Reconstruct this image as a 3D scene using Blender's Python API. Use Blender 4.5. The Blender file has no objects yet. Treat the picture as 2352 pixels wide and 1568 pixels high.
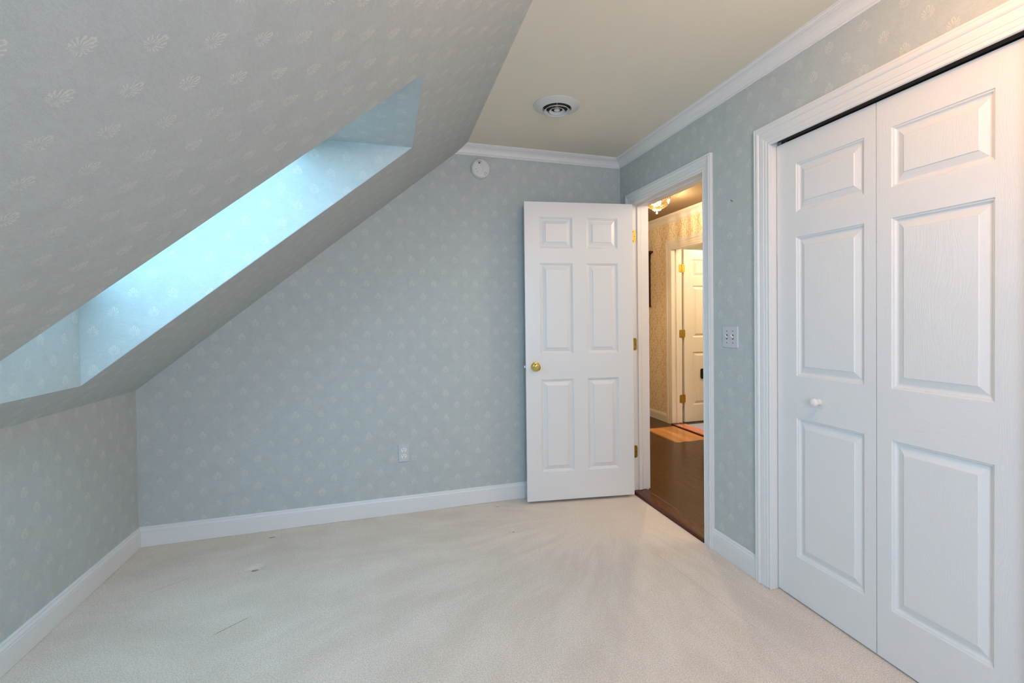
import bpy, math, random
from mathutils import Vector, Matrix, noise

random.seed(7)
SC = bpy.context.scene
COL = SC.collection
R = math.radians

# ------------------------------------------------------------------ camera
F_PX, YAW, PITCH, ROLL = 1134.02, -0.31882, -0.01484, -0.01098
CAM = Vector((-1.676, -3.3514, 1.2651))
fwd = Vector((-math.sin(YAW)*math.cos(PITCH), math.cos(YAW)*math.cos(PITCH), math.sin(PITCH)))
rgt0 = Vector((math.cos(YAW), math.sin(YAW), 0.0))
up0 = rgt0.cross(fwd)
rgt = rgt0*math.cos(ROLL) + up0*math.sin(ROLL)
upv = -rgt0*math.sin(ROLL) + up0*math.cos(ROLL)
cd = bpy.data.cameras.new('camera')
cam = bpy.data.objects.new('camera', cd)
COL.objects.link(cam)
M = Matrix.Identity(4)
for i in range(3):
    M[i][0], M[i][1], M[i][2], M[i][3] = rgt[i], upv[i], -fwd[i], CAM[i]
cam.matrix_world = M
cd.sensor_width = 36.0
cd.sensor_fit = 'HORIZONTAL'
cd.lens = F_PX/2352*36.0
cd.shift_x = -85.43/2352
cd.shift_y = -38.08/2352
cd.clip_start = 0.05
SC.camera = cam

# ------------------------------------------------------------------ colour management
SC.view_settings.view_transform = 'Standard'
SC.view_settings.look = 'None'
SC.view_settings.gamma = 1.0
SC.view_settings.use_curve_mapping = False
SC.view_settings.exposure = 0.0

# ------------------------------------------------------------------ world and lamps
world = bpy.data.worlds.new('sky'); SC.world = world
world.use_nodes = True
wn = world.node_tree.nodes; wl = world.node_tree.links
sky = wn.new('ShaderNodeTexSky'); sky.sky_type = 'NISHITA'; sky.sun_disc = False
sky.sun_elevation = R(30); sky.sun_rotation = R(90)
wl.new(sky.outputs[0], wn['Background'].inputs[0])
wn['Background'].inputs[1].default_value = 0.12

def lamp(name, kind, energy, color, loc, rot=None, target=None, **kw):
    ld = bpy.data.lights.new(name, kind); ld.energy = energy; ld.color = color
    o = bpy.data.objects.new(name, ld); COL.objects.link(o); o.location = loc
    if rot: o.rotation_euler = rot
    if target is not None:
        o.rotation_euler = (Vector(target)-Vector(loc)).to_track_quat('-Z', 'Y').to_euler()
    for k, v in kw.items(): setattr(ld, k, v)
    return o

# low sun shining through the window of the room across the hall
lamp('sun', 'SUN', 62.0, (1.0, 0.86, 0.68), (6, 1.2, 4), target=(0.6, 1.1, 0.0 + 4 - 5.4*math.tan(R(30))), angle=R(0.6))

# room dimensions (metres); far wall y = 0, right wall x = 0, knee wall x = -W
W, KZ, SX, H = 3.0156, 0.881, 1.1472, 2.4311
BACK = -4.6
TAN = (H-KZ)/(W-SX); SLA = math.atan(TAN)
SU = Vector((math.cos(SLA), 0, math.sin(SLA)))       # up the slope
SN = Vector((math.sin(SLA), 0, -math.cos(SLA)))      # slope normal, into the room
def slope_x(z): return -W + (z-KZ)/TAN
def slope_pt(s, y, d=0.0):                           # d = distance out through the roof
    p = Vector((-W, 0, KZ)) + SU*s - SN*d
    return Vector((p.x, y, p.z))
# skylight opening in the slope
KY0, KY1 = -1.606, -0.838
KXT, KXB = -1.541, -2.865
KZT, KZB = KZ+(KXT+W)*TAN, KZ+(KXB+W)*TAN
ROOF_D = 0.34
HX = KXT - ROOF_D/math.sin(SLA)      # outer end of the horizontal head
BZ = KZB + ROOF_D/math.cos(SLA)      # outer end of the vertical sill

# daylight entering through the skylight glass
sc_ = (Vector((HX, 0, KZT)) + Vector((KXB, 0, BZ)))/2 + SN*0.03
L = lamp('skylight_daylight', 'AREA', 12.4, (0.34, 0.73, 1.0), (sc_.x, (KY0+KY1)/2, sc_.z),
         target=(sc_.x+SN.x, (KY0+KY1)/2, sc_.z+SN.z), shape='RECTANGLE')
L.data.size = 0.72; L.data.size_y = 0.98; L.data.spread = R(168)
# daylight entering through the gable window behind the camera
lamp('window_daylight', 'AREA', 49.0, (0.52, 0.72, 0.98), (-1.50, BACK+0.06, 1.42), target=(-1.70, 0, 1.20),
     shape='RECTANGLE', size=0.85, size_y=1.25)

# ------------------------------------------------------------------ materials
MATS = {}
def new_mat(name):
    m = bpy.data.materials.new(name); m.use_nodes = True
    MATS[name] = m
    return m, m.node_tree.nodes, m.node_tree.links, m.node_tree.nodes['Principled BSDF']

def plain(name, col, rough=0.5, metal=0.0, spec=0.5, bump=0.0, bscale=60.0, var=0.0):
    m, n, l, b = new_mat(name)
    b.inputs['Base Color'].default_value = (*col, 1)
    b.inputs['Roughness'].default_value = rough
    b.inputs['Metallic'].default_value = metal
    b.inputs['Specular IOR Level'].default_value = spec
    tc = n.new('ShaderNodeTexCoord')
    if bump or var:
        nz = n.new('ShaderNodeTexNoise'); nz.inputs['Scale'].default_value = bscale
        nz.inputs['Detail'].default_value = 4
        l.new(tc.outputs['Object'], nz.inputs['Vector'])
        if bump:
            bp = n.new('ShaderNodeBump'); bp.inputs['Strength'].default_value = bump
            bp.inputs['Distance'].default_value = 0.002
            l.new(nz.outputs['Fac'], bp.inputs['Height']); l.new(bp.outputs[0], b.inputs['Normal'])
        if var:
            mx = n.new('ShaderNodeMixRGB'); mx.inputs[1].default_value = (*[c*(1-var) for c in col], 1)
            mx.inputs[2].default_value = (*[min(1, c*(1+var)) for c in col], 1)
            l.new(nz.outputs['Fac'], mx.inputs[0]); l.new(mx.outputs[0], b.inputs['Base Color'])
    return m

class NB:
    """small helper for building maths with nodes"""
    def __init__(s, nodes, links): s.n, s.l = nodes, links
    def put(s, sock, v):
        if hasattr(v, 'is_output') or hasattr(v, 'links'): s.l.new(v, sock)
        else: sock.default_value = v
    def m(s, op, a, b=0.0, c=0.0, clamp=False):
        k = s.n.new('ShaderNodeMath'); k.operation = op; k.use_clamp = clamp
        s.put(k.inputs[0], a); s.put(k.inputs[1], b)
        if op in ('MULTIPLY_ADD', 'SMOOTH_MIN', 'SMOOTH_MAX', 'COMPARE'): s.put(k.inputs[2], c)
        return k.outputs[0]
    def smooth(s, x, lo, hi):           # smoothstep from lo to hi
        k = s.n.new('ShaderNodeMapRange'); k.interpolation_type = 'SMOOTHSTEP'
        s.put(k.inputs[0], x); k.inputs[1].default_value = lo; k.inputs[2].default_value = hi
        k.inputs[3].default_value = 0; k.inputs[4].default_value = 1
        return k.outputs[0]
    def mix(s, f, a, b):
        k = s.n.new('ShaderNodeMixRGB'); s.put(k.inputs[0], f); s.put(k.inputs[1], a); s.put(k.inputs[2], b)
        return k.outputs[0]
    def noise(s, vec, scale, detail=2, rough=0.5, dist=0.0):
        k = s.n.new('ShaderNodeTexNoise'); s.l.new(vec, k.inputs['Vector'])
        k.inputs['Scale'].default_value = scale; k.inputs['Detail'].default_value = detail
        k.inputs['Roughness'].default_value = rough; k.inputs['Distortion'].default_value = dist
        return k.outputs['Fac']
    def comb(s, x, y, z=0.0):
        k = s.n.new('ShaderNodeCombineXYZ'); s.put(k.inputs[0], x); s.put(k.inputs[1], y); s.put(k.inputs[2], z)
        return k.outputs[0]

def lotus(nb, u, v, P, Q, ou, ov):
    """mask of one blossom per P x Q cell, coordinates in metres"""
    a = nb.m('DIVIDE', nb.m('ADD', u, ou), P)
    du = nb.m('MULTIPLY', nb.m('SUBTRACT', nb.m('FRACT', nb.m('ADD', a, 0.5)), 0.5), P)
    b_ = nb.m('DIVIDE', nb.m('ADD', v, ov), Q)
    dv = nb.m('MULTIPLY', nb.m('SUBTRACT', nb.m('FRACT', nb.m('ADD', b_, 0.5)), 0.5), Q)
    # wobble so that the print looks drawn by hand
    nv = nb.comb(u, v)
    w1 = nb.m('MULTIPLY', nb.m('SUBTRACT', nb.noise(nv, 150, 1), 0.5), 0.008)
    w2 = nb.m('MULTIPLY', nb.m('SUBTRACT', nb.noise(nb.comb(v, u, 3.1), 150, 1), 0.5), 0.008)
    x = nb.m('MULTIPLY', nb.m('ADD', du, w1), 1.10); y = nb.m('MULTIPLY', nb.m('ADD', dv, w2), 1.10)
    # petals drawn as outlines that fan out and curl in from a point below the bud
    yy = nb.m('ADD', y, 0.0095)
    r = nb.m('SQRT', nb.m('ADD', nb.m('MULTIPLY', x, x), nb.m('MULTIPLY', yy, yy)))
    th0 = nb.m('ARCTAN2', nb.m('ABSOLUTE', x), yy)
    bow = nb.m('MULTIPLY', nb.m('SUBTRACT', r, 0.017), 1/0.018)
    th = nb.m('MULTIPLY', th0, nb.m('MULTIPLY_ADD', nb.m('MULTIPLY', bow, bow), 0.38, 1.0))
    lobe = nb.m('COSINE', nb.m('MULTIPLY', nb.m('SUBTRACT', th, 0.20), 2*math.pi/0.42))
    rmax = nb.m('MULTIPLY_ADD', th0, -0.0066, 0.0325)
    rmax = nb.m('MULTIPLY', rmax, nb.m('MULTIPLY_ADD', lobe, 0.06, 0.94))
    inside = nb.smooth(nb.m('SUBTRACT', rmax, r), 0.0, 0.0025)
    pet = nb.m('MULTIPLY', nb.m('MULTIPLY', nb.smooth(lobe, -0.05, 0.60), inside), nb.smooth(r, 0.004, 0.008))
    pet = nb.m('MULTIPLY', pet, nb.smooth(th0, 3.14, 3.0))
    # the bud closes at the top
    tip = nb.m('MULTIPLY', nb.smooth(nb.m('ABSOLUTE', nb.m('SUBTRACT', r, 0.0300)), 0.0030, 0.0015), nb.smooth(th0, 0.16, 0.10))
    ring = tip
    # every blossom prints a little stronger or weaker
    cell = nb.comb(nb.m('FLOOR', nb.m('ADD', a, 0.5)), nb.m('FLOOR', nb.m('ADD', b_, 0.5)))
    wn_ = nb.n.new('ShaderNodeTexWhiteNoise'); nb.l.new(cell, wn_.inputs['Vector'])
    amp = nb.m('MULTIPLY_ADD', wn_.outputs['Value'], 0.35, 0.60)
    return nb.m('MULTIPLY', nb.m('MAXIMUM', ring, pet), amp)

def wallpaper(name, base, motif, warm):
    m, n, l, b = new_mat(name)
    nb = NB(n, l)
    uvn = n.new('ShaderNodeUVMap'); uvn.uv_map = 'metres'
    sp = n.new('ShaderNodeSeparateXYZ'); l.new(uvn.outputs[0], sp.inputs[0])
    u, v = sp.outputs[0], sp.outputs[1]
    P, Q = 0.140, 0.1605
    mk = nb.m('MAXIMUM', lotus(nb, u, v, P, Q, 0.0, 0.0), lotus(nb, u, v, P, Q, P/2, Q/2))
    vec = nb.comb(u, v)
    fine = nb.noise(vec, 420, 3, 0.65)
    cloud = nb.noise(vec, 14, 5, 0.62, 0.6)
    fib = nb.noise(nb.comb(nb.m('MULTIPLY', u, 0.35), v), 150, 2, 0.6, 1.2)
    t = nb.m('ADD', nb.m('MULTIPLY', fine, 0.50), nb.m('ADD', nb.m('MULTIPLY', cloud, 0.24), nb.m('MULTIPLY', fib, 0.26)))
    dark = tuple(c*0.93 for c in base); lite = tuple(c*1.08 for c in base)
    c0 = nb.mix(nb.smooth(t, 0.38, 0.62), (*dark, 1), (*lite, 1))
    tint = nb.smooth(nb.noise(vec, 38, 3, 0.6), 0.52, 0.70)
    c0 = nb.mix(nb.m('MULTIPLY', tint, 0.25), c0, (*warm, 1))
    c1 = nb.mix(nb.m('MULTIPLY', mk, nb.m('MULTIPLY_ADD', fine, 0.55, 0.52)), c0, (*motif, 1))
    # paper seams every 53 cm
    s = nb.m('ABSOLUTE', nb.m('SUBTRACT', nb.m('FRACT', nb.m('DIVIDE', nb.m('ADD', u, 0.32), 0.70)), 0.5))
    seam = nb.smooth(s, 0.0016, 0.0003)
    c1 = nb.mix(nb.m('MULTIPLY', seam, 0.12), c1, (*[c*0.55 for c in base], 1))
    l.new(c1, b.inputs['Base Color'])
    b.inputs['Roughness'].default_value = 0.72
    b.inputs['Specular IOR Level'].default_value = 0.25
    bp = n.new('ShaderNodeBump'); bp.inputs['Strength'].default_value = 0.25; bp.inputs['Distance'].default_value = 0.0008
    l.new(nb.m('ADD', nb.m('MULTIPLY', t, 0.8), nb.m('MULTIPLY', mk, 0.6)), bp.inputs['Height'])
    l.new(bp.outputs[0], b.inputs['Normal'])
    return m

M_PAPER = wallpaper('blue_blossom_wallpaper', (0.505, 0.543, 0.532), (0.720, 0.700, 0.625), (0.530, 0.545, 0.500))
M_WHITE = plain('white_gloss_paint', (0.80, 0.79, 0.775), 0.32, bump=0.02, bscale=25)
M_JAMB = plain('white_jamb_paint', (0.80, 0.78, 0.75), 0.36, bump=0.02, bscale=25)
M_CEIL = plain('ceiling_paint', (0.82, 0.755, 0.620), 0.9, spec=0.1, bump=0.10, bscale=90, var=0.015)
M_OUTER = plain('rough_outer_board', (0.35, 0.33, 0.30), 0.9)
M_BRASS = plain('polished_brass', (0.78, 0.56, 0.16), 0.18, metal=1.0)
M_BRASSD = plain('hinge_brass', (0.50, 0.32, 0.055), 0.42, metal=0.75)
M_SCREW = plain('dark_screw', (0.05, 0.035, 0.02), 0.5, metal=0.4)
M_PLASTIC = plain('white_plastic', (0.74, 0.72, 0.70), 0.35)
M_PLASTIC2 = plain('ivory_plastic', (0.82, 0.80, 0.74), 0.30)
M_PLATE = plain('painted_wall_plate', (0.58, 0.59, 0.60), 0.40)
M_DARK = plain('near_black', (0.010, 0.009, 0.008), 0.6)
M_BLACK = plain('black_metal', (0.012, 0.010, 0.010), 0.35, metal=0.3)
M_MARK = plain('grey_print', (0.10, 0.085, 0.08), 0.6)
M_STEEL = plain('dull_steel', (0.42, 0.42, 0.42), 0.35, metal=0.9)
M_TRACK = plain('brown_track', (0.05, 0.035, 0.025), 0.5)
M_VENT = plain('white_enamel_vent', (0.66, 0.65, 0.63), 0.4)

def grain(name, vertical):
    m, n, l, b = new_mat(name); nb = NB(n, l)
    uvn = n.new('ShaderNodeUVMap'); uvn.uv_map = 'metres'
    sp = n.new('ShaderNodeSeparateXYZ'); l.new(uvn.outputs[0], sp.inputs[0])
    a, c = (sp.outputs[0], sp.outputs[1]) if vertical else (sp.outputs[1], sp.outputs[0])
    big = nb.noise(nb.comb(nb.m('MULTIPLY', a, 1.0), nb.m('MULTIPLY', c, 0.35)), 7.0, 1, 0.4, 0.0)
    st = nb.noise(nb.comb(nb.m('MULTIPLY', nb.m('ADD', a, nb.m('MULTIPLY', big, 0.16)), 1.0), nb.m('MULTIPLY', c, 0.025)), 330, 2, 0.6)
    g = nb.smooth(st, 0.35, 0.65)
    b.inputs['Base Color'].default_value = (0.80, 0.79, 0.775, 1)
    b.inputs['Roughness'].default_value = 0.34
    bp = n.new('ShaderNodeBump'); bp.inputs['Strength'].default_value = 0.32; bp.inputs['Distance'].default_value = 0.0006
    l.new(g, bp.inputs['Height']); l.new(bp.outputs[0], b.inputs['Normal'])
    return m
M_GV = grain('embossed_grain_upright', True)
M_GH = grain('embossed_grain_level', False)

def carpet():
    m, n, l, b = new_mat('cream_cut_pile'); nb = NB(n, l)
    tc = n.new('ShaderNodeTexCoord'); sp = n.new('ShaderNodeSeparateXYZ'); l.new(tc.outputs['Object'], sp.inputs[0])
    x, y = sp.outputs[0], sp.outputs[1]
    vec = nb.comb(x, y)
    # brushed tracks fanning out from the doorway
    px = nb.m('ADD', x, 0.30); py = nb.m('ADD', y, 0.42)
    th = nb.m('ADD', nb.m('ARCTAN2', px, nb.m('MULTIPLY', py, -1.0)), nb.m('MULTIPLY', nb.noise(vec, 1.1, 1), 0.30))
    rr = nb.m('SQRT', nb.m('ADD', nb.m('MULTIPLY', px, px), nb.m('MULTIPLY', py, py)))
    fan = nb.noise(nb.comb(nb.m('MULTIPLY', th, 6.0), nb.m('MULTIPLY', rr, 1.7)), 1.7, 4, 0.55, 0.25)
    fan = nb.m('ADD', nb.m('MULTIPLY', nb.m('SUBTRACT', fan, 0.5), nb.smooth(rr, 0.05, 0.85)), 0.5)
    fine = nb.smooth(nb.noise(vec, 210, 3, 0.7), 0.30, 0.70)
    mid = nb.noise(vec, 90, 3, 0.75)
    cl = nb.noise(vec, 4.2, 4, 0.6, 0.2)
    t = nb.m('ADD', nb.m('MULTIPLY', fine, 0.42), nb.m('ADD', nb.m('MULTIPLY', mid, 0.24), nb.m('ADD', nb.m('MULTIPLY', fan, 0.24), nb.m('MULTIPLY', cl, 0.10))))
    ramp = nb.mix(nb.smooth(t, 0.25, 0.75), (0.70, 0.575, 0.465, 1), (0.97, 0.85, 0.745, 1))
    brush = nb.smooth(fan, 0.36, 0.62)
    ramp = nb.mix(nb.m('MULTIPLY', nb.m('SUBTRACT', 1.0, brush), 0.09), ramp, (0.52, 0.43, 0.35, 1))
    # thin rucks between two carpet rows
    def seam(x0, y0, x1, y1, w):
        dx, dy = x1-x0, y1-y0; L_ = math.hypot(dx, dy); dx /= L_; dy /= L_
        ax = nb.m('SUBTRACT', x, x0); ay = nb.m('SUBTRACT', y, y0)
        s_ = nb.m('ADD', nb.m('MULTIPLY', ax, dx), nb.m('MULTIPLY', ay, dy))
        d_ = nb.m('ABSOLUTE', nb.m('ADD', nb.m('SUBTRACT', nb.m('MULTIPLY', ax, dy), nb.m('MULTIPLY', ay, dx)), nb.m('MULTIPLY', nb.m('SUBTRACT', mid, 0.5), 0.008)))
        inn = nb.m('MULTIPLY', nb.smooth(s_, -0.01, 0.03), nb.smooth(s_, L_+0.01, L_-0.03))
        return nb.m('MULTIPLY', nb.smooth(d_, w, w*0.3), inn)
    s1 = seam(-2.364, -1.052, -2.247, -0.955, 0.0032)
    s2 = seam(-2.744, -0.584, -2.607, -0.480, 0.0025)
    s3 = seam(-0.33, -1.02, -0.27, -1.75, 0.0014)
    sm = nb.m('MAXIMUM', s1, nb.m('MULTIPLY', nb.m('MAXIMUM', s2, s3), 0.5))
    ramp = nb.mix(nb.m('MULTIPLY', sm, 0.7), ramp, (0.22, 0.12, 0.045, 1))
    # small matted holes left by furniture feet: brown pile plus shade painted in
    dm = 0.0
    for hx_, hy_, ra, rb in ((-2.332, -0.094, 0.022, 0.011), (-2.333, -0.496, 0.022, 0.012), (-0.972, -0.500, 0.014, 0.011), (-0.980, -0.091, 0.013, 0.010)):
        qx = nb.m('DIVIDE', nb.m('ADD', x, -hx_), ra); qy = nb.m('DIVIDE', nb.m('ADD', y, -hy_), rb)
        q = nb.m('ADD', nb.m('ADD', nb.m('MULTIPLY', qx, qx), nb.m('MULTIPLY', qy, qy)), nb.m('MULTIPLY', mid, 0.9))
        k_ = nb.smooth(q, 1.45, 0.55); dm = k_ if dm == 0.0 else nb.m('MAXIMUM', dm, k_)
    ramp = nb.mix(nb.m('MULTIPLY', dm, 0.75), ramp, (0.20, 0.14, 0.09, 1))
    l.new(ramp, b.inputs['Base Color'])
    b.inputs['Roughness'].default_value = 0.95
    b.inputs['Specular IOR Level'].default_value = 0.1
    b.inputs['Sheen Weight'].default_value = 0.15
    bp = n.new('ShaderNodeBump'); bp.inputs['Strength'].default_value = 0.5; bp.inputs['Distance'].default_value = 0.003
    l.new(nb.m('SUBTRACT', nb.m('ADD', fine, nb.m('MULTIPLY', mid, 0.8)), sm), bp.inputs['Height'])
    l.new(bp.outputs[0], b.inputs['Normal'])
    return m
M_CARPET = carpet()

def wood(name, c1, c2, rough, scale=1.0, axis=1):
    m, n, l, b = new_mat(name); nb = NB(n, l)
    tc = n.new('ShaderNodeTexCoord'); oi = n.new('ShaderNodeObjectInfo')
    mp = n.new('ShaderNodeMapping'); l.new(tc.outputs['Object'], mp.inputs[0])
    sc3 = [14*scale]*3; sc3[axis] = 1.1*scale
    mp.inputs['Scale'].default_value = sc3
    k = n.new('ShaderNodeVectorMath'); k.operation = 'ADD'
    l.new(mp.outputs[0], k.inputs[0]); l.new(nb.comb(nb.m('MULTIPLY', oi.outputs['Random'], 37.0), 0.0, nb.m('MULTIPLY', oi.outputs['Random'], 11.0)), k.inputs[1])
    g = nb.noise(k.outputs[0], 1.6, 5, 0.62, 1.4)
    f = nb.noise(k.outputs[0], 9.0, 3, 0.6)
    t = nb.m('ADD', nb.m('MULTIPLY', g, 0.6), nb.m('ADD', nb.m('MULTIPLY', f, 0.25), nb.m('MULTIPLY', oi.outputs['Random'], 0.15)))
    l.new(nb.mix(nb.smooth(t, 0.30, 0.66), (*c1, 1), (*c2, 1)), b.inputs['Base Color'])
    b.inputs['Roughness'].default_value = rough
    b.inputs['Specular IOR Level'].default_value = 0.22
    return m
M_PLANK = wood('brown_floor_board', (0.036, 0.012, 0.0025), (0.080, 0.029, 0.005), 0.22)
M_SILL = wood('red_brown_threshold', (0.055, 0.016, 0.009), (0.130, 0.040, 0.018), 0.25)
M_MAHOG = wood('dark_mahogany', (0.030, 0.008, 0.005), (0.075, 0.020, 0.011), 0.28, axis=2)
M_SLATE = plain('dark_slate_tile', (0.032, 0.026, 0.030), 0.45, bump=0.3, bscale=22, var=0.35)
M_GROUT = plain('pale_grout', (0.16, 0.15, 0.14), 0.8)
M_BCEIL = plain('cream_ceiling_paint', (0.75, 0.70, 0.60), 0.9)
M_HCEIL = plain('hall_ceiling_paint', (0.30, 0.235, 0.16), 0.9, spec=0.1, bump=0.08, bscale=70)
M_BATH = plain('grey_green_paint', (0.58, 0.57, 0.48), 0.8)

def damask():
    m, n, l, b = new_mat('gold_damask_wallpaper'); nb = NB(n, l)
    uvn = n.new('ShaderNodeUVMap'); uvn.uv_map = 'metres'
    sp = n.new('ShaderNodeSeparateXYZ'); l.new(uvn.outputs[0], sp.inputs[0])
    u, v = sp.outputs[0], sp.outputs[1]
    def layer(off):
        P, Q = 0.26, 0.27
        a = nb.m('ABSOLUTE', nb.m('SUBTRACT', nb.m('FRACT', nb.m('DIVIDE', nb.m('ADD', u, off*P/2), P)), 0.5))
        ph = nb.m('MULTIPLY', nb.m('ADD', v, off*Q/2), 2*math.pi/Q)
        w = nb.comb(nb.m('MULTIPLY', a, 2.1), nb.m('MULTIPLY', nb.m('SINE', ph), 0.42), nb.m('MULTIPLY', nb.m('COSINE', ph), 0.42))
        f = nb.noise(w, 3.4, 2, 0.5)
        sc = nb.smooth(nb.m('ABSOLUTE', nb.m('SUBTRACT', f, 0.5)), 0.040, 0.018)
        # ogee frame
        og = nb.m('ABSOLUTE', nb.m('SUBTRACT', a, nb.m('MULTIPLY_ADD', nb.m('COSINE', ph), 0.17, 0.25)))
        fr = nb.smooth(og, 0.030, 0.015)
        return nb.m('MAXIMUM', sc, fr)
    mk = layer(0.0)
    vec = nb.comb(u, v)
    fine = nb.noise(vec, 300, 2, 0.6)
    c = nb.mix(fine, (0.82, 0.74, 0.62, 1), (0.92, 0.86, 0.75, 1))
    c = nb.mix(nb.m('MULTIPLY', mk, nb.m('MULTIPLY_ADD', fine, 0.5, 0.55)), c, (0.66, 0.45, 0.13, 1))
    l.new(c, b.inputs['Base Color']); b.inputs['Roughness'].default_value = 0.55
    return m
M_DAMASK = damask()

def glassy(name, tint, fac):
    """clear thin glass that lets light through"""
    m = bpy.data.materials.new(name); m.use_nodes = True
    n, l = m.node_tree.nodes, m.node_tree.links
    n.remove(n['Principled BSDF'])
    t = n.new('ShaderNodeBsdfTransparent'); t.inputs[0].default_value = (*tint, 1)
    g = n.new('ShaderNodeBsdfGlossy'); g.inputs['Roughness'].default_value = 0.03
    mx = n.new('ShaderNodeMixShader'); mx.inputs[0].default_value = fac
    l.new(t.outputs[0], mx.inputs[1]); l.new(g.outputs[0], mx.inputs[2]); l.new(mx.outputs[0], n['Material Output'].inputs[0])
    return m
M_GLASS = glassy('window_glass', (0.96, 0.98, 1.0), 0.06)
M_CRYSTAL = glassy('cut_crystal', (1.0, 0.93, 0.80), 0.45)

def emitter(name, col, s):
    m = bpy.data.materials.new(name); m.use_nodes = True
    b = m.node_tree.nodes['Principled BSDF']
    b.inputs['Emission Color'].default_value = (*col, 1); b.inputs['Emission Strength'].default_value = s
    b.inputs['Base Color'].default_value = (0.8, 0.8, 0.8, 1)
    return m
M_BULB = emitter('lit_bulb', (1.0, 0.66, 0.28), 14.0)
M_SHADE = emitter('lit_opal_shade', (1.0, 0.66, 0.40), 1.6)

# ------------------------------------------------------------------ mesh helpers
class MB:
    def __init__(s): s.v, s.f, s.mi, s.uv = [], [], [], []
    def vert(s, p): s.v.append(tuple(p)); return len(s.v)-1
    def face(s, idx, m=0, uv=None): s.f.append(tuple(idx)); s.mi.append(m); s.uv.append(uv)
    def poly(s, pts, m=0, uv=None):
        s.face([s.vert(p) for p in pts], m, uv)
    def quadgrid(s, rows, m=0, close_u=False, close_v=False):
        """rows: list of rings of points"""
        idx = [[s.vert(p) for p in r] for r in rows]
        nr, nc = len(idx), len(idx[0])
        for i in range(nr if close_v else nr-1):
            for j in range(nc if close_u else nc-1):
                a, b = idx[i], idx[(i+1) % nr]
                s.face((a[j], a[(j+1) % nc], b[(j+1) % nc], b[j]), m)
        return idx
    def box(s, lo, hi, m=0):
        x0, y0, z0 = lo; x1, y1, z1 = hi
        c = [s.vert(p) for p in ((x0,y0,z0),(x1,y0,z0),(x1,y1,z0),(x0,y1,z0),(x0,y0,z1),(x1,y0,z1),(x1,y1,z1),(x0,y1,z1))]
        for q in ((0,3,2,1),(4,5,6,7),(0,1,5,4),(1,2,6,5),(2,3,7,6),(3,0,4,7)): s.face([c[i] for i in q], m)
    def prism(s, poly, axis, a, b, m=0):
        """poly: 2D points, extruded along axis from a to b"""
        def P(q, t):
            if axis == 'y': return (q[0], t, q[1])
            if axis == 'x': return (t, q[0], q[1])
            return (q[0], q[1], t)
        A = [s.vert(P(q, a)) for q in poly]; B = [s.vert(P(q, b)) for q in poly]
        n = len(poly)
        s.face(A, m); s.face(B[::-1], m)
        for i in range(n): s.face((A[i], B[i], B[(i+1) % n], A[(i+1) % n]), m)
    def lathe(s, prof, seg=32, m=0, cap=True):
        rows = []
        for r, z in prof:
            rows.append([(r*math.cos(2*math.pi*k/seg), r*math.sin(2*math.pi*k/seg), z) for k in range(seg)])
        idx = s.quadgrid(rows, m, close_u=True)
        if cap:
            if prof[0][0] > 1e-6: s.face(idx[0][::-1], m)
            if prof[-1][0] > 1e-6: s.face(idx[-1], m)
    def tube(s, a, b, r, seg=10, m=0, r2=None):
        a, b = Vector(a), Vector(b); d = (b-a).normalized()
        u = d.orthogonal().normalized(); w = d.cross(u); r2 = r if r2 is None else r2
        A = [s.vert(a+(u*math.cos(2*math.pi*k/seg)+w*math.sin(2*math.pi*k/seg))*r) for k in range(seg)]
        B = [s.vert(b+(u*math.cos(2*math.pi*k/seg)+w*math.sin(2*math.pi*k/seg))*r2) for k in range(seg)]
        for k in range(seg): s.face((A[k], A[(k+1) % seg], B[(k+1) % seg], B[k]), m)
        s.face(A[::-1], m); s.face(B, m)
    def move(s, mat, start=0):
        for i in range(start, len(s.v)): s.v[i] = tuple(mat @ Vector(s.v[i]))

def build(name, mb, mats, parent=None, uvf=None, smooth=False, bevel=0.0, loc=None, fixn=True):
    me = bpy.data.meshes.new(name)
    me.from_pydata(mb.v, [], mb.f)
    if not isinstance(mats, (list, tuple)): mats = [mats]
    for m in mats: me.materials.append(m)
    me.polygons.foreach_set('material_index', mb.mi)
    if fixn:
        import bmesh
        bm = bmesh.new(); bm.from_mesh(me)
        bmesh.ops.remove_doubles(bm, verts=bm.verts, dist=1e-6)
        bmesh.ops.recalc_face_normals(bm, faces=bm.faces)
        bm.to_mesh(me); bm.free()
    if uvf:
        lay = me.uv_layers.new(name='metres')
        for lp in me.loops:
            lay.data[lp.index].uv = uvf(me.vertices[lp.vertex_index].co)
    if smooth:
        for p in me.polygons: p.use_smooth = True
        try: me.set_sharp_from_angle(angle=R(35))
        except Exception: pass
    me.update()
    o = bpy.data.objects.new(name, me); COL.objects.link(o)
    if parent: o.parent = parent
    if loc: o.location = loc
    if bevel:
        md = o.modifiers.new('bevel', 'BEVEL'); md.width = bevel; md.segments = 2; md.limit_method = 'ANGLE'; md.angle_limit = R(40)
    return o

def empty(name, loc=(0, 0, 0), rot=(0, 0, 0), parent=None):
    o = bpy.data.objects.new(name, None); COL.objects.link(o); o.location = loc; o.rotation_euler = rot
    o.empty_display_size = 0.1
    if parent: o.parent = parent
    return o

def tag(o, label, cat, group=None, kind=None):
    o['label'] = label; o['category'] = cat
    if group: o['group'] = group
    if kind: o['kind'] = kind
    return o
def struct(o, label, cat): return tag(o, label, cat, kind='structure')

def sweep(mb, stations, prof, m=0, caps=True):
    """stations: list of functions (a, t) -> point; prof closed outline"""
    rows = [[st(a, t) for a, t in prof] for st in stations]
    idx = mb.quadgrid(rows, m, close_u=True)
    if caps: mb.face(idx[0][::-1], m); mb.face(idx[-1], m)

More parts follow.
